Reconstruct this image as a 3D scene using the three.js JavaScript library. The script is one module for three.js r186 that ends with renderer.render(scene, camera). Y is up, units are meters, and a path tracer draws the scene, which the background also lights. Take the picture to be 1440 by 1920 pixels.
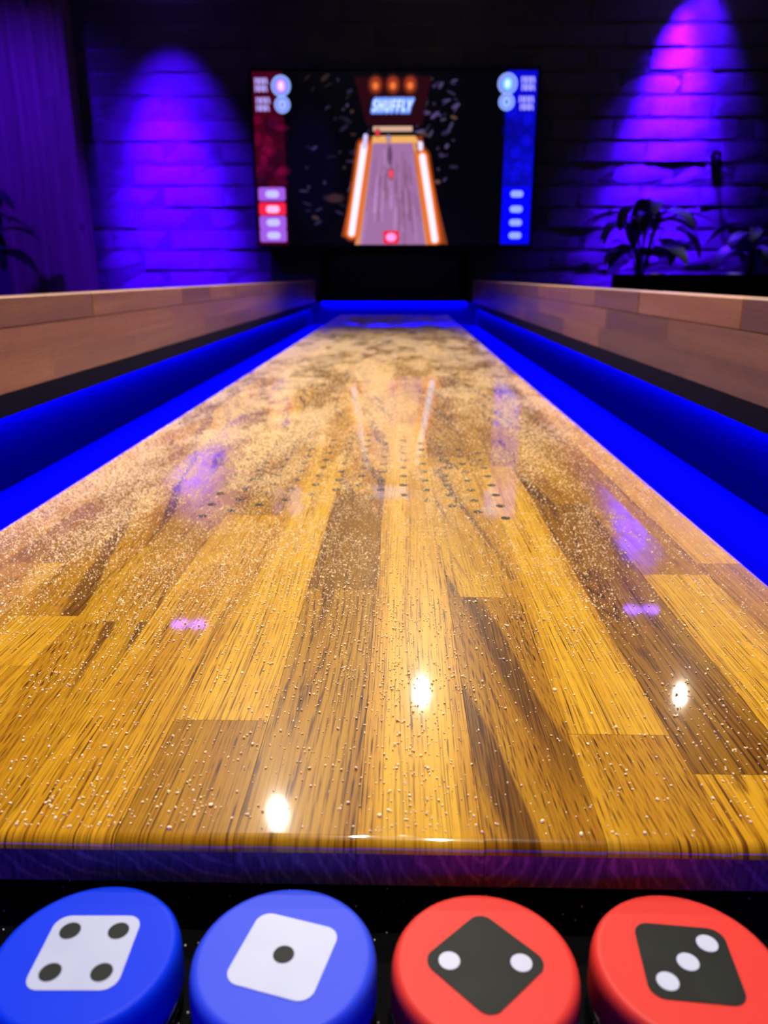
import * as THREE from 'three';
import { mergeGeometries } from 'three/addons/utils/BufferGeometryUtils.js';
import { RoundedBoxGeometry } from 'three/addons/geometries/RoundedBoxGeometry.js';
import { RectAreaLightUniformsLib } from 'three/addons/lights/RectAreaLightUniformsLib.js';
RectAreaLightUniformsLib.init();

// ---------------------------------------------------------------- camera, exposure
const scene = new THREE.Scene();
scene.background = new THREE.Color(0x000000);
const B = 0.8;                                   // height of the playing surface above the floor
const camera = new THREE.PerspectiveCamera(66.78, 0.75, 0.02, 30);
camera.position.set(0, B + 0.175, 0);
{
  const pitch = 0.2949, yaw = 0.0215;
  camera.rotation.set(-pitch, yaw, 0, 'YXZ');
}
camera.focus = 0.37;
camera.userData.fStop = 12;
scene.add(camera);
const renderer = new THREE.WebGLRenderer({ antialias: true });
renderer.toneMapping = THREE.LinearToneMapping;
renderer.toneMappingExposure = 1.0;
renderer.shadowMap.enabled = true;

const WARM = new THREE.Color().setRGB(1.0, 0.90, 0.78);
const BLUE = new THREE.Color().setRGB(0.004, 0.0, 1.0);
const LED_POWER = 330;
const DOWNLIGHT_POWER = 10.5;

// ---------------------------------------------------------------- helpers
function rng(seed) { let s = seed >>> 0; return () => { s = (s + 0x6D2B79F5) | 0; let t = Math.imul(s ^ (s >>> 15), 1 | s); t = (t + Math.imul(t ^ (t >>> 7), 61 | t)) ^ t; return ((t ^ (t >>> 14)) >>> 0) / 4294967296; }; }
const R = rng(7);
const lerp = (a, b, t) => a + (b - a) * t;
const clamp = (x, a = 0, b = 1) => Math.min(b, Math.max(a, x));
const smooth = (a, b, x) => { const t = clamp((x - a) / (b - a)); return t * t * (3 - 2 * t); };
function makeNoise(seed) {
  const r = rng(seed), N = 256, tab = new Float32Array(N * N);
  for (let i = 0; i < N * N; i++) tab[i] = r();
  return (x, y) => {
    const xi = Math.floor(x), yi = Math.floor(y); let fx = x - xi, fy = y - yi;
    fx = fx * fx * (3 - 2 * fx); fy = fy * fy * (3 - 2 * fy);
    const x0 = xi & 255, x1 = (xi + 1) & 255, y0 = (yi & 255) << 8, y1 = ((yi + 1) & 255) << 8;
    const a = tab[y0 + x0], b = tab[y0 + x1], c = tab[y1 + x0], d = tab[y1 + x1];
    return a + (b - a) * fx + (c - a + (a - b - c + d) * fx) * fy;
  };
}
const taken = {};
function numbered(name) { const n = taken[name] = (taken[name] ?? -1) + 1; return n ? `${name}_${String(n).padStart(3, '0')}` : name; }
function thing(name, label, category, pos = [0, 0, 0], group) {
  const o = new THREE.Group(); o.name = numbered(name); o.position.set(...pos); scene.add(o);
  o.userData = { label, category }; if (group) o.userData.group = group;
  return o;
}
function part(name, geo, mat, parent, pos) {
  const m = new THREE.Mesh(geo, mat); m.name = name; if (pos) m.position.set(...pos); parent.add(m); return m;
}
function group(name, parent) { const g = new THREE.Group(); g.name = name; parent.add(g); return g; }
function box(x0, x1, y0, y1, z0, z1) {
  const g = new THREE.BoxGeometry(x1 - x0, y1 - y0, z1 - z0); g.translate((x0 + x1) / 2, (y0 + y1) / 2, (z0 + z1) / 2); return g;
}
function rbox(x0, x1, y0, y1, z0, z1, r, s = 2) {
  const g = new RoundedBoxGeometry(x1 - x0, y1 - y0, z1 - z0, s, r); g.translate((x0 + x1) / 2, (y0 + y1) / 2, (z0 + z1) / 2); return g;
}
// planar uv in metres, grain (v) along the chosen axis
function grainUV(g, along, scaleU, scaleV, ou, ov) {
  const p = g.attributes.position, n = g.attributes.normal, uv = new Float32Array(p.count * 2);
  for (let i = 0; i < p.count; i++) {
    const c = [p.getX(i), p.getY(i), p.getZ(i)], a = [Math.abs(n.getX(i)), Math.abs(n.getY(i)), Math.abs(n.getZ(i))];
    const others = [0, 1, 2].filter((k) => k !== along);
    let k = others[0]; if (a[others[0]] > a[others[1]]) k = others[1];
    let v = c[along], u = c[k];
    if (a[along] > 0.7) { u = c[others[0]]; v = c[others[1]]; }
    uv[2 * i] = u / scaleU + ou; uv[2 * i + 1] = v / scaleV + ov;
  }
  g.setAttribute('uv', new THREE.BufferAttribute(uv, 2)); return g;
}
function dataTexture(w, h, f, srgb) {
  const d = new Uint8Array(w * h * 4), out = [0, 0, 0];
  for (let y = 0, i = 0; y < h; y++) for (let x = 0; x < w; x++, i += 4) { f(x, y, out); d[i] = out[0]; d[i + 1] = out[1]; d[i + 2] = out[2]; d[i + 3] = 255; }
  const t = new THREE.DataTexture(d, w, h); t.wrapS = t.wrapT = THREE.RepeatWrapping; t.magFilter = THREE.LinearFilter; t.minFilter = THREE.LinearFilter;
  if (srgb) t.colorSpace = THREE.SRGBColorSpace; t.needsUpdate = true; return t;
}
const std = (o) => new THREE.MeshStandardMaterial(o);

// ---------------------------------------------------------------- wood textures (0.16 m across x 0.8 m along the grain)
const SHU = 0.16, SHV = 0.8;
function oakSheet(seed, mode) {
  const n1 = makeNoise(seed), n2 = makeNoise(seed + 1), n3 = makeNoise(seed + 2);
  const L = mode === 3 ? [214, 164, 112] : [230, 182, 64], M = mode === 3 ? [186, 132, 86] : [186, 130, 30], D = mode === 3 ? [138, 88, 56] : [78, 42, 8];
  return dataTexture(1536, 2048, (px, py, o) => {
    const u = px / 1536 * 160, v = py / 2048 * 800;                 // millimetres
    const warp = (n1(u * 0.05 + 9, v * 0.006) - 0.5) * 8 + (n2(u * 0.25, v * 0.015) - 0.5) * 1.4;
    let r;
    if (mode === 1) {
      const cell = Math.floor(u / 40), du = u - cell * 40 - 8 + (n1(cell * 7.3 + 2, v * 0.005) - 0.5) * 30, dv = (v + cell * 210) % 800;
      r = Math.sqrt(du * du + 30 + dv * 0.5) * 1.25 + warp * 0.7 + dv * 0.012;
    } else r = u + warp + (mode === 2 ? v * -0.15 : v * 0.008);
    const ring = 0.5 + 0.5 * Math.sin(r / (mode === 1 ? 2.6 : 2.1) * 6.2832 + n2(r * 0.15, 3) * 6);
    const broad = n3(r * 0.11, v * 0.002 + 40), fine = n1(u * 6.5 + warp * 2, v * 0.055 + 100), fibre = n2(u * 13, v * 0.03 + 7), mott = n2(u * 0.6, v * 0.05 + 70);
    let t = 0.40 + (broad - 0.5) * 0.95 + (ring - 0.5) * 0.16 + (fine - 0.5) * 0.42 + (fibre - 0.5) * 0.30 + (mott - 0.5) * 0.28;
    const pore = n3(u * 4.2 + warp * 2.2, v * 0.065 + 11), pore2 = n1(u * 5.5 + warp * 2, v * 0.12 + 31);
    const streak = smooth(0.60, 0.85, n2(u * 2.2 + warp * 1.6, v * 0.012 + 57));
    let k = 0.32 * streak * (0.4 + 0.8 * pore) + (0.8 * smooth(0.62, 0.86, pore) + 0.5 * smooth(0.66, 0.9, pore2)) * (0.15 + 0.85 * smooth(0.3, 0.95, ring)) * (0.4 + 0.9 * broad);
    if (mode === 2) k = Math.max(k, smooth(0.70, 0.84, n3(r * 0.16 + 50, v * 0.004 + 3)) * (0.30 + 0.8 * fine) * (0.45 + 0.8 * pore));
    if (mode === 1) k = Math.max(k, smooth(0.62, 0.98, ring) * (0.05 + 0.95 * smooth(0.3, 0.8, n1(u * 2.4, v * 0.10))) * (0.4 + 0.5 * broad));
    if (mode === 3) { k *= 0.9; t = 0.45 + (t - 0.4) * 1.2; }
    t = clamp(t);
    for (let c = 0; c < 3; c++) o[c] = lerp(lerp(L[c], M[c], t), D[c], clamp(k * 1.2) * 0.92);
  }, true);
}
const sheets = [oakSheet(11, 0), oakSheet(31, 1), oakSheet(51, 2), oakSheet(61, 3)];
const boardMats = {};
function boardMat(sheet, tone) {
  const key = sheet + '_' + tone;
  return boardMats[key] ??= new THREE.MeshPhysicalMaterial({ map: sheets[sheet], color: new THREE.Color().setRGB(0.67 * tone, 0.63 * Math.pow(tone, 1.22), 0.28 * Math.pow(tone, 1.6)), roughness: 0.32, clearcoat: 1, clearcoatRoughness: 0.036, specularIntensity: 0.15 });
}
const endTex = (() => {
  const a = makeNoise(71), b = makeNoise(72);
  return dataTexture(1024, 256, (x, y, o) => {                       // 0.16 m x 0.04 m of end grain
    const u = x / 1024 * 160, v = y / 256 * 40, cell = Math.floor(u / 40), du = u - cell * 40 - (cell % 2 ? -14 : 60), dv = v + (cell % 3) * 26 + 6;
    const r = Math.hypot(du, dv) + (a(u * 0.12, v * 0.12) - 0.5) * 4;
    const ring = smooth(0.72, 0.98, 0.5 + 0.5 * Math.sin(r * 1.1)) * (0.35 + 0.65 * b(u * 0.9, v * 0.9)), ray = b(u * 1.3 + 20, v * 0.25);
    const t = 0.62 + ring * 0.3 + (ray - 0.5) * 0.22;
    o[0] = 190 * t; o[1] = 150 * t; o[2] = 120 * t;
  }, true);
})();
const endMat = std({ map: endTex, roughness: 0.5 });
const railMats = {};
function railMat(sheet, tone) {
  const key = sheet + '_' + tone;
  return railMats[key] ??= new THREE.MeshPhysicalMaterial({ map: sheets[sheet], color: new THREE.Color().setRGB(tone * 0.53, tone * 0.41, tone * 0.24), roughness: 0.5, clearcoat: 0.25, clearcoatRoughness: 0.3 });
}

// ---------------------------------------------------------------- plain materials
const fineNoise = makeNoise(91), fineNoise2 = makeNoise(92);
const grit = dataTexture(512, 512, (x, y, o) => {
  const v = 0.5 * fineNoise(x * 0.5, y * 0.5) + 0.32 * fineNoise2(x * 0.125, y * 0.125) + 0.18 * fineNoise(x * 0.03125 + 50, y * 0.03125);
  o[0] = o[1] = o[2] = 255 * v;
});
const phys = (o) => new THREE.MeshPhysicalMaterial(o);
const blackMetal = phys({ color: 0x030203, roughness: 0.6, specularIntensity: 0.2 });
const blackPlastic = phys({ color: 0x040405, roughness: 0.45, specularIntensity: 0.5 });
const blackMatte = phys({ color: 0x050506, roughness: 0.95, specularIntensity: 0.2 });
const carpet = phys({ color: new THREE.Color().setRGB(0.0006, 0.0006, 0.12), roughness: 1, specularIntensity: 0, bumpMap: grit, bumpScale: 0.0012 });
const trayFelt = phys({ color: 0x070708, roughness: 1, specularIntensity: 0.1, bumpMap: grit, bumpScale: 0.001 });
const chrome = std({ color: 0xd8dade, roughness: 0.12, metalness: 1 });

// ---------------------------------------------------------------- room
const WX = 2.7, WZ = -4.1, FZ = 2.2, CY = B + 2.0;
function structure(name, geo, mat) { const m = new THREE.Mesh(geo, mat); m.name = name; m.userData.kind = 'structure'; scene.add(m); return m; }
const darkPaint = std({ color: 0x131318, roughness: 0.8 });
const floorMat = std({ map: sheets[0], color: new THREE.Color().setRGB(0.08, 0.07, 0.06), roughness: 0.6 });
structure('floor', grainUV(box(-WX - 0.15, WX + 0.15, -0.12, 0, WZ - 0.3, FZ + 0.15), 2, 0.6, 2.4, 0, 0), floorMat);
structure('ceiling', box(-WX - 0.15, WX + 0.15, CY, CY + 0.12, WZ - 0.3, FZ + 0.15), darkPaint);
structure('wall_left', box(-WX - 0.15, -WX, 0, CY, WZ - 0.3, FZ + 0.15), darkPaint);
structure('wall_right', box(WX, WX + 0.15, 0, CY, WZ - 0.3, FZ + 0.15), darkPaint);
structure('wall_front', box(-WX, WX, 0, CY, FZ, FZ + 0.15), darkPaint);

// brick wall behind the screen: joint bed set back, every brick a piece of its own
const wallBack = new THREE.Group(); wallBack.name = 'wall_back'; wallBack.userData.kind = 'structure'; scene.add(wallBack);
const brickPaints = [0.050, 0.058, 0.066, 0.046].map((c) => std({ color: new THREE.Color().setRGB(c, c, c * 1.12), roughness: 0.36, bumpMap: grit, bumpScale: 0.0035 }));
const bedPaint = std({ color: new THREE.Color().setRGB(0.05, 0.05, 0.056), roughness: 0.5, bumpMap: grit, bumpScale: 0.003 });
part('joint_bed', box(-WX, WX, 0, CY, WZ - 0.25, WZ - 0.0045), bedPaint, wallBack);
{
  const pitchY = 0.0991, pitchX = 0.292, r = rng(301);
  const variants = [];
  for (let k = 0; k < 8; k++) {
    const w = pitchX - 0.0035, h = pitchY - 0.010, d = 0.03, c = 0.005;
    const g = new THREE.BoxGeometry(w, h, d, 3, 2, 1), p = g.attributes.position;
    for (let i = 0; i < p.count; i++) {
      let x = p.getX(i), y = p.getY(i), z = p.getZ(i);
      const key = Math.round(x * 1e4) * 31 + Math.round(y * 1e4) * 17 + k * 977, j = rng(key >>> 0), a = j(), b = j(), e = j();
      if (z > 0) {
        const edge = Math.abs(x) > w / 2 - 1e-4 || Math.abs(y) > h / 2 - 1e-4;
        z += (e - 0.5) * 0.004 - (edge ? 0.003 : 0);
        if (edge) { x -= Math.sign(x) * (Math.abs(x) > w / 2 - 1e-4 ? 0.002 * a : 0); y -= Math.sign(y) * (Math.abs(y) > h / 2 - 1e-4 ? c * (0.2 + 0.8 * b) : 0); }
        else y += (a - 0.5) * 0.01;
      }
      p.setXYZ(i, x, y, z);
    }
    g.computeVertexNormals();
    grainUV(g, 0, 0.25, 0.25, k * 0.37, k * 0.23);
    variants.push(g);
  }
  const spots = [];
  const courses = Math.floor((CY - 0.0) / pitchY) + 1;
  for (let j = -1; j < courses; j++) {
    const yc = B + 0.201 + (j - 10) * pitchY + pitchY / 2; if (yc - pitchY / 2 < -0.02 || yc + pitchY / 2 > CY + 0.02) continue;
    const off = (j & 1 ? 0.5 : 0) * pitchX + (r() - 0.5) * 0.03;
    for (let i = -9; i <= 9; i++) {
      const xc = i * pitchX + off; if (Math.abs(xc) + pitchX / 2 > WX) continue;
      spots.push({ xc, yc, k: Math.floor(r() * 8), m: Math.floor(r() * 4), dz: (r() - 0.5) * 0.006, rz: (r() - 0.5) * 0.012, dist: Math.abs(xc) * 0.75 + Math.abs(yc - (B + 0.75)) * (yc < B + 0.1 ? 2.2 : 1) });
    }
  }
  spots.sort((a, b) => a.dist - b.dist);
  const rest = [];
  spots.forEach((s, n) => {
    if (n < 300) {
      const m = part('brick', variants[s.k], brickPaints[s.m], wallBack, [s.xc, s.yc, WZ - 0.015 + s.dz]); m.name = numbered('brick'); m.rotation.z = s.rz;
    } else { const g = variants[s.k].clone(); g.rotateZ(s.rz); g.translate(s.xc, s.yc, WZ - 0.015 + s.dz); rest.push(g); }
  });
  const m = part('far_bricks', mergeGeometries(rest), brickPaints[0], wallBack); m.userData.kind = 'stuff';
}

// ---------------------------------------------------------------- shuffleboard table
const XL = -0.290, XR = 0.220, ZN = -0.2085, ZF = -3.742;      // playing board
const RL = -0.402, RR = 0.332, RT = 0.155, RB = 0.0607;         // inner faces, top and bottom of the wooden rails
const WL = -0.4375, WR = 0.3625, GY = -0.052;                   // gutter walls and gutter floor
const TY = -0.0342;                                               // floor of the near tray
const ZEND = -3.87, ZFRONT = 0.075, LIPB = 0.0376;
const table = thing('shuffleboard_table', 'long shuffleboard table with glossy oak board, wooden rails and blue lit gutters', 'game table', [0, 0, 0]);
const boardTop = group('playing_board', table);
{
  const T = 0.0165, rad = 0.0042;
  const edges = [XL, -0.254, -0.213, -0.173, -0.133, -0.0925, -0.0535, -0.0135, 0.028, 0.0675, 0.108, 0.1485, 0.189, XR];
  // [end of the stave in metres from the camera, tone, sheet]
  const LT = 1.0, MD = 0.84, MK = 0.64, DK = 0.40, XD = 0.36;
  const known = {
    0: [[0.52, MD, 0], [0.93, LT, 0]], 1: [[0.46, MD, 2], [0.82, MK, 0]], 2: [[0.38, LT, 0], [0.79, MD, 2]], 3: [[0.49, MD, 2], [0.90, MK, 0]],
    4: [[0.566, LT, 0], [0.98, MK, 1]], 5: [[0.2796, MK, 0], [0.74, LT, 0]], 6: [[0.4201, MK, 1], [0.63, DK, 0]], 7: [[0.96, LT, 0]],
    8: [[0.4103, MK * 1.05, 2, 0.42, 1.057], [0.77, MD, 2]], 9: [[0.2725, MD, 2], [0.73, LT * 0.97, 0]], 10: [[0.2474, LT, 1], [0.60, DK, 1]], 11: [[0.448, LT, 0], [0.84, MK, 0]], 12: [[0.4676, MK, 0], [0.90, LT, 0]],
  };
  const tones = [LT, 1.0, MD, MD, MK, MK, DK, XD + 0.2];
  const r = rng(77), gap = 0.00008;
  function stave(x0, x1, zA, zB, left, right, front, back, ou, ov) {      // zA nearer the camera (larger) than zB
    const xs = left ? [0, 0.06, 0.18, 0.4, 0.7, 1].map((t) => x0 + t * rad).concat(right ? [] : [x1]) : right ? [x0, 1, 0.7, 0.4, 0.18, 0.06, 0].map((t, i) => (i ? x1 - t * rad : t)) : [x0, x1];
    let zs = [zA, zB];
    if (front) zs = [0, 0.06, 0.18, 0.4, 0.7, 1].map((t) => ZN - t * rad).concat([zB]);
    if (back) zs = [zA].concat([1, 0.7, 0.4, 0.18, 0.06, 0].map((t) => ZF + t * rad));
    const drop = (e) => (e >= rad ? 0 : rad - Math.sqrt(Math.max(0, rad * rad - (rad - e) ** 2)));
    const Y = (x, z) => -Math.min(rad, Math.hypot(left ? drop(x - XL) : right ? drop(XR - x) : 0, front ? drop(ZN - z) : back ? drop(z - ZF) : 0));
    const pos = [], uv = [], idx = [], side = [];
    const W = xs.length, H = zs.length;
    for (const z of zs) for (const x of xs) { pos.push(x, B + Y(x, z), z); uv.push((x - x0) / SHU + ou, z / SHV + ov); }
    for (let j = 0; j < H - 1; j++) for (let i = 0; i < W - 1; i++) { const a = j * W + i; idx.push(a, a + 1, a + W, a + 1, a + W + 1, a + W); }
    const strip = (pts, endGrain) => {
      const b0 = pos.length / 3;
      for (const [x, z] of pts) for (const low of [0, 1]) { const y = low ? -T : Y(x, z); pos.push(x, B + y, z); uv.push(endGrain ? (x - x0) / SHU + Math.floor(ou * 8) * 0.25 : (y) / SHU + ou, endGrain ? -y / 0.04 : z / SHV + ov); }
      for (let i = 0; i < pts.length - 1; i++) { const a = b0 + 2 * i; (endGrain ? side : idx).push(a, a + 1, a + 2, a + 2, a + 1, a + 3); }
    };
    strip([...xs].map((x) => [x, zs[0]]), true);
    strip([...xs].reverse().map((x) => [x, zs[H - 1]]), true);
    strip([...zs].reverse().map((z) => [xs[0], z]), false);
    strip(zs.map((z) => [xs[W - 1], z]), false);
    const g = new THREE.BufferGeometry();
    g.setAttribute('position', new THREE.Float32BufferAttribute(pos, 3)); g.setAttribute('uv', new THREE.Float32BufferAttribute(uv, 2));
    g.setIndex(idx.concat(side)); g.addGroup(0, idx.length, 0); g.addGroup(idx.length, side.length, 1);
    g.computeVertexNormals(); return g;
  }
  for (let c = 0; c < 13; c++) {
    let z = ZN, k = 0;
    while (z > ZF + 0.001) {
      const kn = known[c]?.[k]; let end, tone, sh;
      if (kn) { end = -kn[0]; tone = kn[1]; sh = kn[2]; } else { end = z - (0.34 + 0.3 * r()); tone = tones[Math.floor(r() * tones.length)]; sh = Math.floor(r() * 3); }
      if (end < ZF + 0.15) end = ZF;
      const front = z === ZN, back = end === ZF;
      const g = stave(edges[c] + (c ? gap : 0), edges[c + 1] - (c < 12 ? gap : 0), front ? z : z - gap, back ? end : end + gap, c === 0, c === 12, front, back, kn?.[3] ?? Math.floor(r() * 4) * 0.25 + (sh === 1 ? 0 : r() * 0.02), kn?.[4] ?? r());
      const m = part('stave', g, [boardMat(sh, tone), endMat], boardTop); m.name = numbered('stave');
      z = end; k++;
    }
  }
  // dark inlaid dots in a chevron of thirteen columns
  const dotGeo = new THREE.CylinderGeometry(0.0036, 0.0036, 0.0004, 16), dotMat = phys({ color: 0x0a0503, roughness: 0.5, specularIntensity: 0.2 });
  for (let k = -6; k <= 6; k++) for (let i = 0; i < 8; i++) {
    const d = 0.5618 + (6 - Math.abs(k)) * 0.0158 + i * 0.0322;
    const m = part('dot', dotGeo, dotMat, boardTop, [-0.0355 + k * 0.0192, B + 0.00005, -d]); m.name = numbered('dot');
  }
}
part('board_pedestal', box(XL + 0.04, XR - 0.04, B + GY - 0.01, B - 0.0166, ZF + 0.04, ZN - 0.042), blackMatte, table);
// gutter floor all round, with the near tray
part('gutter_floor', grainUV(box(WL, WR, B + GY - 0.018, B + GY, ZEND - 0.03, ZN - 0.09), 2, 0.2, 0.2, 0, 0), carpet, table);
part('tray_floor', grainUV(box(WL, WR, B + GY - 0.018, B + TY, ZN - 0.0901, ZFRONT + 0.03), 2, 0.2, 0.2, 0, 0), trayFelt, table);
part('gutter_wall', grainUV(box(WL - 0.004, WL, B + GY - 0.018, B + RB, ZEND - 0.03, ZFRONT + 0.03), 2, 0.2, 0.2, 0, 0), carpet, table);
part('gutter_wall', grainUV(box(WR, WR + 0.004, B + GY - 0.018, B + RB, ZEND - 0.03, ZFRONT + 0.03), 2, 0.2, 0.2, 0, 0), carpet, table);
part('gutter_wall', grainUV(box(WL, WR, B + GY - 0.018, B + RB, ZEND - 0.034, ZEND - 0.03), 0, 0.2, 0.2, 0, 0), carpet, table);
part('gutter_wall', grainUV(box(WL, WR, B + GY - 0.018, B + RB, ZFRONT + 0.03, ZFRONT + 0.034), 0, 0.2, 0.2, 0, 0), carpet, table);
// side rails of glued blocks in three rows
{
  const r = rng(99), rows = 3, hgt = (RT - RB) / rows;
  const tones = [[1.05, 0.93, 0.80, 0.97, 0.70], [0.95, 0.80, 0.62, 0.88, 0.46]];
  [[RL - 0.034, RL, 0], [RR, RR + 0.034, 1]].forEach(([x0, x1, s]) => {
    const rail = group('side_rail', table);
    for (let j = 0; j < rows; j++) {
      let z = ZFRONT + 0.06; let first = true;
      while (z > -3.78) {
        let e = z - (0.2 + 0.32 * r()); if (first) { e = z - 0.2 - 0.25 * j; first = false; }
        if (e < -3.62) e = -3.78;
        const y0 = B + RB + j * hgt, g = j === rows - 1 ? rbox(x0, x1, y0, y0 + hgt - 0.00005, e, z - 0.0001, 0.0025, 2) : box(x0, x1, y0, y0 + hgt - 0.00005, e, z - 0.0001);
        grainUV(g, 2, SHU, SHV, r(), r());
        const m = part('rail_block', g, railMat(3, tones[s][Math.floor(r() * 5)]), rail); m.name = numbered('rail_block');
        z = e;
      }
    }
  });
}
// black profile under each rail, with a light strip tucked behind its lower edge
part('rail_lip', box(RL - 0.008, RL, B + LIPB, B + RB - 0.0004, -3.82, ZFRONT), blackMetal, table);
part('rail_lip', box(RR, RR + 0.008, B + LIPB, B + RB - 0.0004, -3.82, ZFRONT), blackMetal, table);
part('rail_lip', box(WL, WR, B + 0.055, B + RT - 0.06, ZEND - 0.004, ZEND + 0.004), blackMetal, table);
part('rail_lip', box(WL, WR, B + LIPB, B + RB - 0.0004, ZFRONT - 0.004, ZFRONT + 0.004), blackMetal, table);
part('lip_shelf', box(WL - 0.004, RL - 0.008, B + 0.047, B + RB - 0.0004, -3.82, ZFRONT + 0.03), blackMetal, table);
part('lip_shelf', box(RR + 0.008, WR + 0.004, B + 0.047, B + RB - 0.0004, -3.82, ZFRONT + 0.03), blackMetal, table);
part('lip_shelf', box(WL, WR, B + 0.06, B + 0.07, ZEND - 0.034, ZEND - 0.004), blackMetal, table);
part('lip_shelf', box(WL, WR, B + 0.047, B + RB - 0.0004, ZFRONT + 0.004, ZFRONT + 0.03), blackMetal, table);
const ledGlow = std({ color: 0x000000, emissive: BLUE, emissiveIntensity: 4, roughness: 0.6 });
function ledStrip(x0, x1, y, z0, z1, power) {
  const s = part('led_strip', box(x0, x1, y, y + 0.003, z0, z1), ledGlow, table);
  s.userData.label = 'unseen blue light strip at the near end, lighting the board front and pucks';
  const l = new THREE.RectAreaLight(BLUE, power, x1 - x0, z1 - z0);
  l.position.set((x0 + x1) / 2, y - 0.0006, (z0 + z1) / 2); l.lookAt((x0 + x1) / 2, y - 1, (z0 + z1) / 2); scene.add(l);
}
ledStrip(WL + 0.0006, WL + 0.0066, B + 0.0425, -3.80, ZFRONT - 0.01, LED_POWER);
ledStrip(WR - 0.0066, WR - 0.0006, B + 0.0425, -3.80, ZFRONT - 0.01, LED_POWER);
ledStrip(RL + 0.02, RR - 0.02, B + 0.056, ZEND - 0.0294, ZEND - 0.0234, LED_POWER * 1.5);
{  // front strip out of view, placed to light board front and pucks blue
  const s = part('led_strip', box(RL + 0.02, RR - 0.02, B - 0.026, B + 0.030, ZFRONT + 0.012, ZFRONT + 0.015), std({ color: 0x000000, emissive: BLUE, emissiveIntensity: 1.5, roughness: 0.6 }), table); s.userData.label = 'unseen blue light strip at the near end, lighting the board front and pucks';
  const l = new THREE.RectAreaLight(BLUE, LED_POWER * 0.0155, RR - RL - 0.04, 0.056); l.position.set((RL + RR) / 2, B + 0.002, ZFRONT + 0.0114); l.lookAt((RL + RR) / 2, B + 0.002, -5); scene.add(l);
}
// front rail and end cap, body and legs
part('front_rail', grainUV(rbox(RL - 0.034, RR + 0.034, B + RB, B + 0.12, ZFRONT + 0.001, ZFRONT + 0.034, 0.003), 0, SHU, SHV, 0.3, 0.2), railMat(3, 0.92), table);
part('end_cap', rbox(RL - 0.034, RR + 0.034, B + GY - 0.03, B + 0.10, ZEND - 0.06, ZEND - 0.035, 0.004), blackMetal, table);
part('side_panel', rbox(WL - 0.024, WL - 0.0045, B - 0.19, B + RB - 0.0005, ZEND - 0.03, ZFRONT + 0.03, 0.003), blackMatte, table);
part('side_panel', rbox(WR + 0.0045, WR + 0.024, B - 0.19, B + RB - 0.0005, ZEND - 0.03, ZFRONT + 0.03, 0.003), blackMatte, table);
part('under_body', box(WL, WR, B - 0.17, B + GY - 0.0185, ZEND - 0.03, ZFRONT + 0.03), blackMatte, table);
for (const x of [WL + 0.05, WR - 0.05]) for (const z of [-0.35, -3.35]) {
  const g = new THREE.CylinderGeometry(0.055, 0.035, B - 0.17, 20); g.translate(x, (B - 0.17) / 2, z); part('leg', g, blackMetal, table);
}

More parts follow.
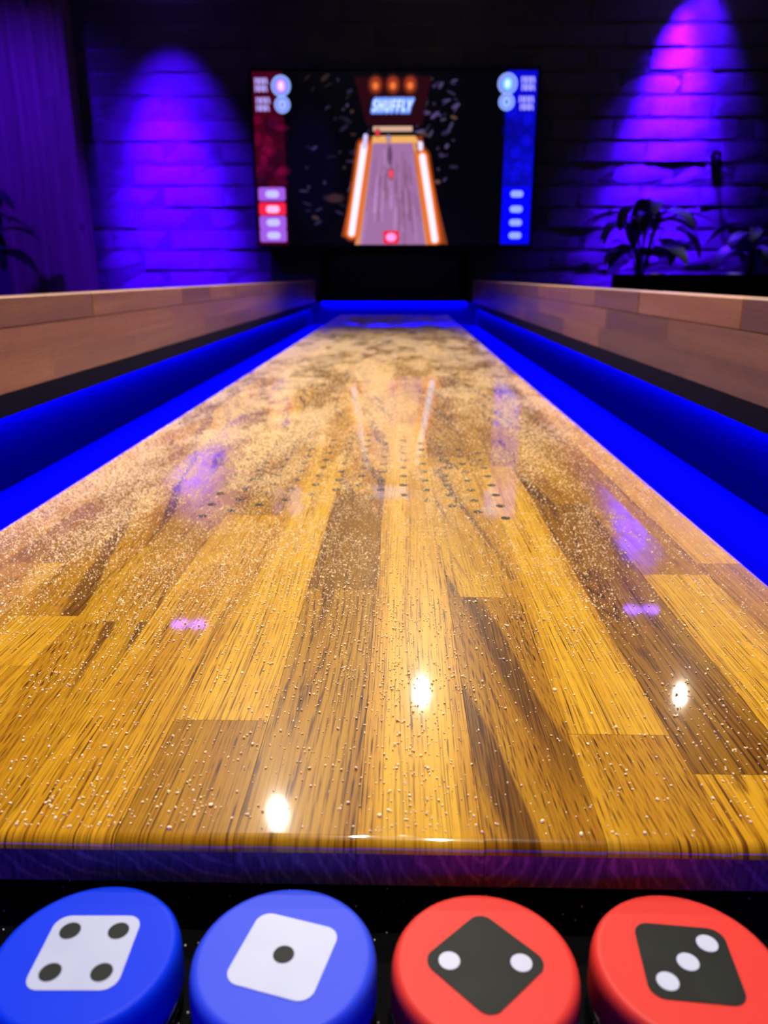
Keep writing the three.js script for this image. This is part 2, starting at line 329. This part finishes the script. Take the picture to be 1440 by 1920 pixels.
// ---------------------------------------------------------------- pucks
{
  const capPts = [[0, 0.0252], [0.0258, 0.0252], [0.0269, 0.0250], [0.0278, 0.0244], [0.0285, 0.0232], [0.0289, 0.0212], [0.0290, 0.0190], [0.0290, 0.0105], [0.0284, 0.0098], [0, 0.0098]].map((p) => new THREE.Vector2(...p));
  const basePts = [[0, 0], [0.0245, 0], [0.0262, 0.0006], [0.0280, 0.0030], [0.0286, 0.0055], [0.0280, 0.0078], [0.0262, 0.0092], [0.0262, 0.0098], [0, 0.0098]].map((p) => new THREE.Vector2(...p));
  const capGeo = new THREE.LatheGeometry(capPts.reverse(), 72), baseGeo = new THREE.LatheGeometry(basePts, 72);
  const s = 0.014, c = 0.0048, sh = new THREE.Shape();
  sh.moveTo(-s + c, -s); sh.lineTo(s - c, -s); sh.absarc(s - c, -s + c, c, -Math.PI / 2, 0); sh.lineTo(s, s - c); sh.absarc(s - c, s - c, c, 0, Math.PI / 2); sh.lineTo(-s + c, s); sh.absarc(-s + c, s - c, c, Math.PI / 2, Math.PI); sh.lineTo(-s, -s + c); sh.absarc(-s + c, -s + c, c, Math.PI, Math.PI * 1.5);
  const faceGeo = new THREE.ExtrudeGeometry(sh, { depth: 0.0003, bevelEnabled: false, curveSegments: 10 }); faceGeo.rotateX(-Math.PI / 2);
  const pipGeo = new THREE.CylinderGeometry(0.0033, 0.0033, 0.0003, 32);
  const scuff = (a, b) => dataTexture(256, 256, (x, y, o) => { const v = fineNoise(x * 0.25, y * 0.25) * 0.4 + fineNoise2(x * 0.06, y * 0.06) * 0.6; const t = smooth(0.55, 0.8, v) * 0.5; for (let i = 0; i < 3; i++) o[i] = lerp(a[i], b[i], t); }, true);
  const mats = {
    blue: phys({ color: new THREE.Color().setRGB(0.0005, 0.024, 0.58), roughness: 0.5, specularIntensity: 0.2 }), lightBlue: phys({ color: new THREE.Color().setRGB(0.017, 0.044, 0.58), roughness: 0.5, specularIntensity: 0.4 }),
    red: phys({ color: new THREE.Color().setRGB(0.50, 0.026, 0.020), roughness: 0.5, specularIntensity: 0.35 }),
    white: std({ map: scuff([150, 158, 190], [138, 147, 182]), roughness: 0.4 }), black: phys({ map: scuff([16, 20, 18], [34, 40, 34]), roughness: 0.55, specularIntensity: 0.3 }),
    blackPip: phys({ color: 0x14181a, roughness: 0.55, specularIntensity: 0.3 }), whitePip: std({ color: 0xa6acc6, roughness: 0.4 }),
  };
  const q = 0.0078;
  const list = [
    [-0.0974, -0.1903, 0.02, 'blue', 'white', 'blackPip', [[-q, -q], [q, -q], [q, q], [-q, q]], 'blue puck with a white die face showing four black pips'],
    [-0.0353, -0.1903, -0.265, 'lightBlue', 'white', 'blackPip', [[0, 0]], 'blue puck with a white die face showing one black pip'],
    [0.0271, -0.1890, -0.80, 'red', 'black', 'whitePip', [[-q, q], [q, -q]], 'red puck with a black die face showing two white pips'],
    [0.0894, -0.1903, -0.09, 'red', 'black', 'whitePip', [[q, -q], [0, 0], [-q, q]], 'red puck with a black die face showing three white pips'],
  ];
  for (const [x, z, turn, cap, face, pip, pips, label] of list) {
    const t = thing('shuffleboard_puck', label, 'puck', [x * 0.92, B + TY + 0.0002, z * 0.92], 'pucks lined up in the near tray');
    t.rotation.y = turn; t.scale.setScalar(0.92);
    const b = part('steel_base', baseGeo, chrome, t); b.userData.label = 'polished steel base';
    part('cap', capGeo, mats[cap], t);
    const f = part('die_face', faceGeo, mats[face], t, [0, 0.02515, 0]);
    for (const [px, pz] of pips) part('pip', pipGeo, mats[pip], f, [px, 0.00022, pz]);
  }
}

// ---------------------------------------------------------------- screen and its stand
{
  const tx0 = -0.712, tx1 = 0.633, ty0 = 0.325, ty1 = 1.098, tz = WZ + 0.09;
  const k = -tz / 4.1, X0 = tx0 * k, X1 = tx1 * k, Y0 = B + 0.175 + (ty0 - 0.175) * k, Y1 = B + 0.175 + (ty1 - 0.175) * k;
  const cv = document.createElement('canvas'); cv.width = 1280; cv.height = 736; const g = cv.getContext('2d');
  // positions below are fractions of the picture on the screen
  const W = cv.width, H = cv.height, r = rng(5);
  const X = (u) => u * W, Y = (v) => v * H;
  g.fillStyle = '#020207'; g.fillRect(0, 0, W, H);
  const poly = (pts, fill) => { g.beginPath(); pts.forEach(([u, v], i) => (i ? g.lineTo(X(u), Y(v)) : g.moveTo(X(u), Y(v)))); g.closePath(); g.fillStyle = fill; g.fill(); };
  const blob = (u, v, ru, rv, col, a = 1) => { g.save(); g.translate(X(u), Y(v)); g.scale(ru * W, rv * H); const gr = g.createRadialGradient(0, 0, 0, 0, 0, 1); gr.addColorStop(0, col); gr.addColorStop(0.5, col); gr.addColorStop(1, 'rgba(0,0,0,0)'); g.globalAlpha = a; g.fillStyle = gr; g.beginPath(); g.arc(0, 0, 1, 0, 7); g.fill(); g.restore(); };
  blob(0.2, 0.55, 0.14, 0.5, 'rgb(4,2,22)', 0.9);
  // foliage glints either side of the lane
  for (let i = 0; i < 110; i++) {
    const left = r() < 0.4, u = left ? 0.17 + r() * 0.24 : 0.56 + r() * 0.16, v = 0.03 + r() * (left ? 0.85 : 0.6);
    g.save(); g.translate(X(u), Y(v)); g.rotate((r() - 0.7) * 1.6); const c = r(); g.globalAlpha = left ? 0.18 + 0.3 * r() : 0.25 + 0.5 * r();
    g.fillStyle = c < 0.5 ? 'rgb(96,78,140)' : c < 0.8 ? 'rgb(130,110,170)' : 'rgb(120,84,70)'; g.beginPath(); g.ellipse(0, 0, 6 + r() * 20, 3 + r() * 7, 0, 0, 7); g.fill(); g.restore();
  }
  blob(0.595, 0.17, 0.03, 0.05, 'rgb(170,150,210)', 0.8); blob(0.565, 0.235, 0.03, 0.03, 'rgb(150,130,190)', 0.8); blob(0.285, 0.72, 0.05, 0.04, 'rgb(70,44,46)', 0.7);
  // room at the far end of the pictured lane
  poly([[0.36, 0.03], [0.63, 0.03], [0.60, 0.30], [0.40, 0.30]], 'rgb(34,4,14)');
  for (const u of [0.434, 0.495, 0.556]) { blob(u, 0.075, 0.036, 0.075, 'rgb(150,52,26)', 0.95); blob(u, 0.08, 0.018, 0.035, 'rgb(224,108,52)', 1); }
  poly([[0.425, 0.305], [0.565, 0.305], [0.565, 0.335], [0.425, 0.335]], 'rgb(200,160,140)');
  poly([[0.42, 0.335], [0.57, 0.335], [0.57, 0.36], [0.42, 0.36]], 'rgb(16,14,10)');
  // pictured lane
  poly([[0.395, 0.36], [0.60, 0.36], [0.70, 1], [0.305, 0.95]], 'rgb(120,50,22)');
  poly([[0.425, 0.36], [0.575, 0.36], [0.592, 0.40], [0.418, 0.40]], 'rgb(222,160,92)');
  poly([[0.418, 0.40], [0.578, 0.40], [0.655, 1], [0.355, 1]], 'rgb(206,132,84)');
  poly([[0.425, 0.40], [0.566, 0.40], [0.618, 1], [0.375, 1]], 'rgb(146,102,150)');
  for (let i = 0; i < 46; i++) { const a = r(), v0 = 0.42 + r() * 0.4, v1 = v0 + 0.08 + r() * 0.2, q = (v) => { const t = (v - 0.4) / 0.6; return lerp(lerp(0.425, 0.375, t), lerp(0.566, 0.618, t), a); }; g.globalAlpha = 0.12 + 0.2 * r(); poly([[q(v0), v0], [q(v0) + 0.008, v0], [q(v1) + 0.010, Math.min(1, v1)], [q(v1), Math.min(1, v1)]], r() < 0.5 ? 'rgb(92,52,62)' : 'rgb(190,150,206)'); g.globalAlpha = 1; }
  blob(0.485, 0.47, 0.010, 0.07, 'rgb(80,50,80)', 0.8);
  // glowing side tubes with orange glow of the pictured lane
  const tube = (u0, v0, u1, v1, w, col) => { g.strokeStyle = col; g.lineWidth = w; g.lineCap = 'round'; g.beginPath(); g.moveTo(X(u0), Y(v0)); g.lineTo(X(u1), Y(v1)); g.stroke(); };
  for (const [a, b, c, d] of [[0.392, 0.42, 0.344, 0.93], [0.602, 0.48, 0.652, 0.97]]) { tube(a, b, c, d, 76, 'rgba(190,72,22,0.55)'); tube(a, b, c, d, 52, 'rgba(240,120,40,0.85)'); tube(a, b, c, d, 29, 'rgb(226,228,255)'); }
  tube(0.398, 0.36, 0.394, 0.42, 20, 'rgb(196,190,250)'); tube(0.594, 0.405, 0.595, 0.43, 22, 'rgb(216,216,255)');
  blob(0.441, 0.342, 0.012, 0.03, 'rgb(214,40,66)'); blob(0.480, 0.372, 0.010, 0.03, 'rgb(150,130,190)'); blob(0.489, 0.578, 0.013, 0.042, 'rgb(232,66,84)');
  const rr = (u0, v0, u1, v1, rad, fill) => { g.fillStyle = fill; g.beginPath(); g.roundRect(X(u0), Y(v0), X(u1) - X(u0), Y(v1) - Y(v0), rad); g.fill(); };
  rr(0.461, 0.915, 0.519, 0.995, 8, 'rgb(222,26,52)'); rr(0.471, 0.93, 0.509, 0.98, 22, 'rgb(238,150,220)');
  // name over the lane
  g.save(); g.translate(X(0.49), Y(0.222)); g.transform(1, 0, -0.18, 1, 0, 0); g.textAlign = 'center'; g.font = 'bold 66px sans-serif'; g.lineJoin = 'round';
  g.strokeStyle = 'rgb(104,148,252)'; g.lineWidth = 22; g.strokeText('SHUFFLY', 0, 0, 180); g.strokeStyle = 'rgb(60,86,190)'; g.lineWidth = 5; g.strokeText('SHUFFLY', 0, 0, 180); g.fillStyle = 'rgb(216,236,255)'; g.fillText('SHUFFLY', 0, 0, 180); g.restore();
  // score columns
  poly([[0.0, 0.0], [0.105, 0.0], [0.108, 1], [0.0, 1]], 'rgb(62,2,24)');
  for (let i = 0; i < 26; i++) blob(r() * 0.1, 0.25 + r() * 0.45, 0.02 + 0.02 * r(), 0.03 + 0.06 * r(), r() < 0.6 ? 'rgb(116,4,56)' : 'rgb(34,2,30)', 0.5);
  poly([[0.895, 0.0], [1, 0.0], [1, 1], [0.893, 1]], 'rgb(6,6,190)');
  for (let i = 0; i < 20; i++) blob(0.9 + r() * 0.1, 0.2 + r() * 0.45, 0.03, 0.06, r() < 0.5 ? 'rgb(10,10,236)' : 'rgb(4,4,140)', 0.45);
  const scribble = (u, v, w, h, n, col) => { g.strokeStyle = col; g.lineWidth = 5; for (let i = 0; i < n; i++) { const x = X(u) + (i + 0.5) / n * w * W; g.beginPath(); g.moveTo(x - 3, Y(v)); g.lineTo(x + 3 * (i % 2 ? 1 : -1), Y(v + h)); g.stroke(); } g.globalAlpha = 0.5; rr(u, v, u + w, v + h, 6, col); g.globalAlpha = 1; };
  [[0.008, 0.035, 0.046], [0.008, 0.076, 0.044], [0.010, 0.142, 0.050], [0.010, 0.184, 0.046]].forEach(([u, v, w]) => scribble(u, v, w, 0.032, 6, 'rgb(176,166,250)'));
  [[0.945, 0.035, 0.048], [0.947, 0.076, 0.046], [0.940, 0.142, 0.052], [0.945, 0.184, 0.046]].forEach(([u, v, w]) => scribble(u, v, w, 0.032, 6, 'rgb(170,166,255)'));
  const badge = (u, v, rad, a, b) => { g.fillStyle = 'rgb(120,130,250)'; g.beginPath(); g.arc(X(u), Y(v), rad, 0, 7); g.fill(); g.strokeStyle = 'rgb(150,196,255)'; g.lineWidth = 4; g.stroke(); g.fillStyle = a; g.beginPath(); g.ellipse(X(u), Y(v), rad * 0.52, rad * 0.62, 0, 0, 7); g.fill(); g.fillStyle = b; g.beginPath(); g.ellipse(X(u), Y(v), rad * 0.2, rad * 0.34, 0, 0, 7); g.fill(); };
  badge(0.100, 0.078, 42, 'rgb(220,150,236)', 'rgb(240,224,255)'); badge(0.103, 0.182, 34, 'rgb(160,180,250)', 'rgb(110,120,220)');
  badge(0.897, 0.072, 42, 'rgb(120,206,250)', 'rgb(232,248,255)'); badge(0.896, 0.172, 34, 'rgb(150,190,250)', 'rgb(80,100,200)');
  [0.655, 0.745, 0.825, 0.903].forEach((v, i) => {
    rr(0.004, v, 0.103, v + (i === 1 ? 0.076 : 0.08), 10, i === 1 ? 'rgb(230,30,66)' : 'rgb(150,84,214)'); rr(0.030, v + 0.018, 0.080, v + 0.062, 18, i === 1 ? 'rgb(244,176,226)' : 'rgb(186,180,250)');
    rr(0.896, v + 0.004, 0.996, v + 0.084, 10, 'rgb(2,2,255)'); rr(0.924, v + 0.022, 0.970, v + 0.062, 18, 'rgb(140,160,255)');
  });
  const tex = new THREE.CanvasTexture(cv); tex.colorSpace = THREE.SRGBColorSpace;
  const tv = thing('television', 'large black wall television showing a shuffleboard game with red and blue score columns', 'television', [(X0 + X1) / 2, Y0, tz]);
  const w = X1 - X0, h = Y1 - Y0, bz = 0.012;
  part('housing', rbox(-w / 2 - bz, w / 2 + bz, -bz, h + bz, -0.055, -0.002, 0.004), blackPlastic, tv);
  for (const [a, b, c, d] of [[-w / 2 - bz, w / 2 + bz, -bz, 0], [-w / 2 - bz, w / 2 + bz, h, h + bz], [-w / 2 - bz, -w / 2, 0, h], [w / 2, w / 2 + bz, 0, h]]) part('bezel', box(a, b, c, d, -0.002, 0.003), blackPlastic, tv);
  const sg = new THREE.PlaneGeometry(w, h); sg.translate(0, h / 2, 0);
  const scr = part('screen', sg, std({ color: 0x020203, roughness: 0.3, emissive: 0xffffff, emissiveMap: tex, emissiveIntensity: 1.25 }), tv); scr.userData.label = 'lit game picture on the screen';
  const l = new THREE.RectAreaLight(new THREE.Color().setRGB(0.45, 0.35, 1), 0.05, w, h); l.position.set((X0 + X1) / 2, (Y0 + Y1) / 2, tz + 0.006); l.lookAt((X0 + X1) / 2, (Y0 + Y1) / 2, 2); scene.add(l);
  part('wall_bracket', box(-0.2, 0.2, h / 2 - 0.15, h / 2 + 0.15, WZ + 0.012 - tz, -0.055), blackMetal, tv);
  const st = thing('screen_column', 'black cabinet column under the television at the far end of the table', 'cabinet', [-0.035, 0, WZ + 0.05]);
  part('cabinet_body', rbox(-0.36, 0.36, 0.04, Y0 - 0.03, -0.04, 0.085, 0.005), blackMatte, st);
  part('front_panel', rbox(-0.315, 0.315, B + 0.02, Y0 - 0.05, 0.085, 0.092, 0.003), blackPlastic, st);
  part('plinth', box(-0.33, 0.33, 0, 0.04, -0.04, 0.07), blackMetal, st);
}

// ---------------------------------------------------------------- ceiling downlights
{
  const faceGlow = std({ color: 0xffffff, emissive: new THREE.Color().setRGB(1, 0.88, 0.7), emissiveIntensity: 45 });
  const outer = new THREE.LatheGeometry([[0.036, 0], [0.046, 0], [0.048, 0.004], [0.048, 0.15], [0.044, 0.158], [0, 0.158]].map((p) => new THREE.Vector2(...p)), 36);
  const ring = new THREE.LatheGeometry([[0.036, 0], [0.034, 0.03], [0, 0.034]].map((p) => new THREE.Vector2(...p)), 36);
  const face = new THREE.CylinderGeometry(0.024, 0.024, 0.004, 32), stem = new THREE.CylinderGeometry(0.006, 0.006, 1, 12), rose = new THREE.CylinderGeometry(0.04, 0.04, 0.015, 28);
  const spots = [
    [0.112, -3.42, 0.0, -1.75, 0.50, 1.0, 'small round ceiling spotlight nearest the television'],
    [1.384, -3.425, 1.30, -3.46, 0.24, 0.16, 'small round ceiling spotlight above the planter'],
    [-0.46, -2.49, -0.1, -1.35, 0.60, 1.0, 'small round ceiling spotlight over the left rail'],
    [0.02, -1.75, -0.03, -1.55, 0.62, 1.0, 'unseen small round ceiling spotlight lighting the middle of the table'],  // from here on: lamps out of view, placed to light the board
    [-0.10, -1.0, -0.06, -0.85, 0.62, 1.0, 'unseen small round ceiling spotlight lighting the near half of the table'],
    [0.10, -0.32, 0.0, -0.28, 0.62, 1.0, 'unseen small round ceiling spotlight lighting the near tray and pucks'],
  ];
  for (const [x, z, tx, tz, angle, power, label] of spots) {
    const y = B + 1.8, t = thing('ceiling_spotlight', label, 'ceiling light', [x, y, z], 'ceiling spotlights above the table');
    part('housing', outer, blackMetal, t); part('reflector', ring, chrome, t); const f = part('lens', face, faceGlow, t, [0, 0.010, 0]); f.userData.label = 'glowing warm white lens';
    const s = part('stem', stem, blackMetal, t, [0, 0.158 + (CY - y - 0.173) / 2, 0]); s.scale.y = CY - y - 0.173; part('ceiling_rose', rose, blackMetal, t, [0, CY - y - 0.0077, 0]);
    const l = new THREE.SpotLight(WARM, DOWNLIGHT_POWER * power, 0, angle, 0.8, 2); l.position.set(x, y - 0.004, z); l.target.position.set(tx, B, tz); l.shadow.radius = 0.8; scene.add(l, l.target);
    if (x > 1) { const w = new THREE.SpotLight(WARM, DOWNLIGHT_POWER * 0.6, 0, 0.42, 0.8, 2); w.position.set(x, y - 0.004, z); w.target.position.set(0.25, B, -1.9); w.shadow.radius = 0.8; scene.add(w, w.target); }
  }
}

// ---------------------------------------------------------------- coloured wall washers
{
  const body = rbox(-0.11, 0.11, 0.002, 0.06, -0.05, 0.05, 0.008), lens = new THREE.CylinderGeometry(0.046, 0.046, 0.006, 28);
  const list = [
    [-1.117, 1.6, -3.76, [-1.13, 0.40, WZ], [0.30, 360], [0.48, 70], [0.055, 0.0, 1.0], 'purple wall washer lamp beside the timber column'],
    [1.346, 1.6, -4.005, [1.28, 0.1, WZ + 0.03], [0.36, 330], [0.56, 36], [0.060, 0.001, 1.0], 'purple wall washer lamp high on the bricks above the planter'],
    [-2.05, 1.7, -2.9, [-1.78, 0.45, -4.0], [0.6, 16], [0.6, 16], [0.06, 0.0, 1.0], 'unseen purple wall washer lamp out of view at the left, lighting the timber column'],  // out of view, placed to give the timber column its purple light
  ];
  for (const [x, Y, z, to, narrow, wide, c, label] of list) {
    const t = thing('wall_washer', label, 'wall light', [x, B + Y, z], 'purple wall washers');
    const glow = std({ color: 0x111111, emissive: new THREE.Color().setRGB(0.22, 0.08, 1), emissiveIntensity: 14 });
    part('housing', body, blackMetal, t);
    const h = CY - B - Y; part('hanger', box(-0.012, 0.012, 0.06, h, -0.012, 0.012), blackMetal, t);
    [narrow, wide].forEach(([angle, power], i) => {
      const dx = i ? 0.05 : -0.05; part('lens', lens, glow, t, [dx, 0, 0]);
      const l = new THREE.SpotLight(new THREE.Color().setRGB(...c), power, 0, angle, 1, 2); l.position.set(x + dx, B + Y - 0.008, z); l.target.position.set(to[0], B + to[1], to[2]); l.shadow.radius = 1.9; scene.add(l, l.target);
    });
  }
}

// ---------------------------------------------------------------- timber column at the left
{
  const t = thing('timber_column', 'tall knotty timber column lit purple at the left of the brick wall', 'column', [-1.745, 0, WZ + 0.09]);
  const n1 = makeNoise(401), n2 = makeNoise(402);
  const tex = dataTexture(512, 1024, (x, y, o) => {
    const u = x / 512, v = y / 1024; let k = 0;
    for (const [a, b, s] of [[0.2, 0.62, 1], [0.72, 0.36, 0.8], [0.3, 0.2, 0.9], [0.55, 0.85, 0.7]]) k = Math.max(k, 1 - smooth(0.3, 1, Math.hypot((u - a) / 0.03, (v - b) / 0.018) * s));
    const gr = n1(u * 22 + n2(u * 4, v * 2) * 1.5, v * 1.6), f = n2(u * 150, v * 20), q = clamp(0.6 + (gr - 0.5) * 0.2 + (f - 0.5) * 0.1 - k * 0.35, 0.1, 1);
    o[0] = 196 * q; o[1] = 160 * q; o[2] = 126 * q;
  }, true);
  const m = std({ map: tex, roughness: 0.7 });
  [[-0.20, -0.075], [-0.0745, 0.055], [0.0555, 0.20]].forEach(([a, b], i) => { const g = rbox(a, b, 0.002, CY - 0.002, -0.085, 0.02 + i * 0.0012, 0.003, 1); grainUV(g, 1, 0.42, 1.5, 0.13 + i * 0.31, i * 0.41); part('plank', g, m, t); });
}

// ---------------------------------------------------------------- plants
const leafMat = new THREE.MeshPhysicalMaterial({ color: 0x16301a, roughness: 0.5, transmission: 0.15, thickness: 0 });
const leafDark = new THREE.MeshPhysicalMaterial({ color: 0x0f2213, roughness: 0.55, transmission: 0.12, thickness: 0 });
const redMat = std({ color: 0x8e1420, roughness: 0.6 });
function leafGeometry(len, wid, droop, fold) {
  const N = 10, M = 4, pos = [], idx = [];
  for (let i = 0; i <= N; i++) {
    const t = i / N, a = droop * t * t, half = wid * 0.5 * Math.pow(Math.sin(Math.PI * Math.min(1, 0.06 + t * 0.94)), 0.75) * (t > 0.99 ? 0 : 1);
    // arc along the midrib
    const steps = 12; let x = 0, y = 0; for (let s = 0; s < steps; s++) { const q = t * (s + 0.5) / steps, ang = droop * q * 1.3; x += Math.cos(ang) * len * t / steps; y -= Math.sin(ang) * len * t / steps; }
    for (let j = 0; j <= M; j++) { const s = j / M * 2 - 1; pos.push(x, y + Math.abs(s) * half * fold + a * 0, s * half); }
  }
  for (let i = 0; i < N; i++) for (let j = 0; j < M; j++) { const a = i * (M + 1) + j; idx.push(a, a + 1, a + M + 1, a + 1, a + M + 2, a + M + 1); }
  const g = new THREE.BufferGeometry(); g.setAttribute('position', new THREE.Float32BufferAttribute(pos, 3)); g.setIndex(idx); g.computeVertexNormals(); return g;
}
const leafShapes = [leafGeometry(0.22, 0.085, 1.35, 0.25), leafGeometry(0.26, 0.075, 1.1, 0.3), leafGeometry(0.18, 0.078, 1.6, 0.2)];
const potGeo = new THREE.LatheGeometry([[0, 0], [0.036, 0], [0.046, 0.075], [0.048, 0.078], [0.048, 0.086], [0.043, 0.086], [0.041, 0.07], [0, 0.07]].map((p) => new THREE.Vector2(...p)), 28);
const gravelGeo = new THREE.SphereGeometry(0.041, 20, 8, 0, Math.PI * 2, 0, Math.PI / 2); gravelGeo.scale(1, 0.35, 1);
const potMat = std({ color: 0x101012, roughness: 0.5 }), paleGravel = std({ color: 0xdcd8c8, roughness: 0.95, bumpMap: grit, bumpScale: 0.002 }), soil = std({ color: 0x14100c, roughness: 1 });
function plant(name, label, x, y, z, seed, count, spread, rise, top, mat, size = 1, red = false) {
  const t = thing(name, label, 'plant', [x, y, z], 'dark leafy plants'), r = rng(seed);
  part('pot', potGeo, potMat, t); part('soil', gravelGeo, top, t, [0, 0.07, 0]);
  for (let i = 0; i < count; i++) {
    const a = i * 2.4 + r() * 0.7, up = rise * (0.35 + 0.75 * r()), out = spread * (0.2 + 0.5 * r());
    const bx = Math.cos(a) * out, bz = Math.sin(a) * out;
    const curve = new THREE.QuadraticBezierCurve3(new THREE.Vector3(Math.cos(a) * 0.01, 0.07, Math.sin(a) * 0.01), new THREE.Vector3(bx * 0.3, 0.07 + up * 0.7, bz * 0.3), new THREE.Vector3(bx, 0.08 + up, bz));
    part('stalk', new THREE.TubeGeometry(curve, 8, 0.0028, 6), mat, t);
    const l = part('leaf', leafShapes[Math.floor(r() * 3)], mat, t, [bx, 0.08 + up, bz]); l.rotation.order = 'YZX'; l.rotation.set((r() - 0.5) * 0.7, -a, 0.35 + (r() - 0.5) * 0.9); const s = (0.75 + 0.45 * r()) * size; l.scale.set(s, s, s);
  }
  if (red) for (let i = 0; i < 5; i++) { const l = part('bract', leafShapes[2], redMat, t, [0.01, 0.08 + rise * 0.75, 0.02]); l.rotation.order = 'YZX'; l.rotation.set(0, i * 1.26, 0.9); l.scale.setScalar(0.5); l.userData.label = 'dark red flower bract'; }
  return t;
}
{
  const py = B + 0.075;
  const pl = thing('planter_stand', 'tall black planter stand behind the right rail carrying leafy plants', 'planter', [1.36, 0, -3.62]);
  part('body', rbox(-0.52, 0.52, 0.05, py - 0.02, -0.17, 0.24, 0.006), blackMatte, pl); part('top_board', rbox(-0.54, 0.54, py - 0.02, py, -0.19, 0.26, 0.004), blackPlastic, pl); part('plinth', box(-0.48, 0.48, 0, 0.05, -0.14, 0.20), blackMetal, pl);
  const pn = thing('trough_front', 'low black front board of a trough, standing along the planter stand', 'trough', [1.36, py, -3.489]); part('board', rbox(-0.46, 0.53, 0.0005, 0.105, -0.006, 0.006, 0.003), blackMatte, pn); part('top_edge', rbox(-0.462, 0.532, 0.105, 0.109, -0.008, 0.008, 0.0015), blackMetal, pn);  // only the front board of the trough is modelled
  plant('potted_plant', 'bushy dark plant with drooping leaves and dark red bracts, left of the planter stand', 1.06, py, -3.63, 21, 22, 0.15, 0.33, soil, leafDark, 0.92, true);
  plant('potted_plant', 'dark plant with arching leaves in the middle of the planter stand', 1.56, py, -3.68, 22, 16, 0.10, 0.22, soil, leafDark, 0.72);
  plant('potted_plant', 'dark plant with narrow leaves at the right end of the planter stand', 1.84, py, -3.61, 23, 9, 0.07, 0.17, soil, leafMat, 0.62);
  const pots = [[1.068, -3.425, 'small black pot filled with pale gravel, close to the foot of the red bract plant'], [1.388, -3.425, 'small black pot filled with pale gravel, in front of the middle plant']];
  for (const [x, z, label] of pots) { const t = thing('gravel_pot', label, 'pot', [x, py + 0.0005, z], 'gravel pots on the planter stand'); part('pot', potGeo, potMat, t).scale.y = 1.25; part('gravel', gravelGeo, paleGravel, t, [0, 0.098, 0]); }
  const fl = thing('plant_stand', 'black plant stand in the dark at the far left', 'plant stand', [-1.90, 0, -3.62]);
  part('body', rbox(-0.14, 0.14, 0, B + 0.02, -0.14, 0.14, 0.006), blackMatte, fl); part('top_board', rbox(-0.155, 0.155, B + 0.02, B + 0.035, -0.155, 0.155, 0.004), blackPlastic, fl);
  plant('potted_plant', 'dark plant silhouetted against the timber column at the far left', -1.90, B + 0.035, -3.62, 25, 30, 0.14, 0.38, soil, leafDark);
  const hk = thing('wall_hook', 'small black hook fixed to the bricks above the plants', 'hook', [1.505, B + 0.725, WZ + 0.006]);
  const disc = new THREE.CylinderGeometry(0.026, 0.028, 0.012, 24); disc.rotateX(Math.PI / 2); part('plate', disc, blackMetal, hk);
  part('hook', new THREE.TubeGeometry(new THREE.CatmullRomCurve3([[0, 0, 0.004], [0, -0.003, 0.014], [0, -0.018, 0.022], [0, -0.036, 0.018], [0, -0.032, 0.010]].map((p) => new THREE.Vector3(...p))), 20, 0.006, 8), blackMetal, hk);
}

// ---------------------------------------------------------------- wax beads scattered on the board and in the tray
{
  const r = rng(1234), n = makeNoise(501), n2 = makeNoise(502), mats = [];
  const e = new THREE.Euler(), q = new THREE.Quaternion(), p = new THREE.Vector3(), s = new THREE.Vector3(), m = new THREE.Matrix4();
  const put = (x, y, z, rad) => { e.set(r() * 6, r() * 6, r() * 6); q.setFromEuler(e); p.set(x, y + rad * 0.6, z); s.set(rad * (0.8 + 0.6 * r()), rad * (0.7 + 0.3 * r()), rad * (0.8 + 0.6 * r())); m.compose(p, q, s); mats.push(m.clone()); };
  const peak = 64;                                              // beads per square centimetre at most
  const N = Math.floor((XR - XL) * (ZN - ZF) * 1e4 * peak);
  for (let i = 0; i < N; i++) {
    const x = XL + 0.005 + r() * (XR - XL - 0.010), z = ZN - 0.005 - r() * (ZN - ZF - 0.01), d = -z;
    const patch = smooth(0.25, 0.75, 0.6 * n(x * 28 + 5, d * 9) + 0.4 * n2(x * 70, d * 26));
    const left = smooth(0.08, -0.20, x);
    const dens = (6.5 + 24 * smooth(0.26, 0.62, d) * (0.3 + 0.9 * left) + 5 * smooth(0.6, 1.3, d) - 12 * smooth(1.0, 1.8, d) * left) * (0.3 + 1.4 * patch);
    if (r() * peak > dens) continue;
    const big = r(); put(x, B, z, (0.00024 + 0.00030 * big * big) * (r() < 0.1 ? 1.4 : 1));
  }
  for (let i = 0; i < 900; i++) put(lerp(WL + 0.01, WR - 0.01, r()), B + TY, lerp(-0.02, -0.245, r()), 0.0002 + 0.0002 * r());
  const im = new THREE.InstancedMesh(new THREE.IcosahedronGeometry(1, 0), phys({ color: 0xf6dcaa, roughness: 0.3 }), mats.length);
  mats.forEach((mm, i) => im.setMatrixAt(i, mm)); im.name = 'wax_beads'; scene.add(im);
  im.userData = { label: 'fine pale wax beads sprinkled over the playing board', category: 'wax beads', kind: 'stuff' };
  console.log('beads', mats.length);
}

scene.traverse((o) => { if (o.isMesh) { o.castShadow = true; o.receiveShadow = true; } if (o.isSpotLight) { o.castShadow = true; o.shadow.mapSize.set(1024, 1024); } });
renderer.render(scene, camera);
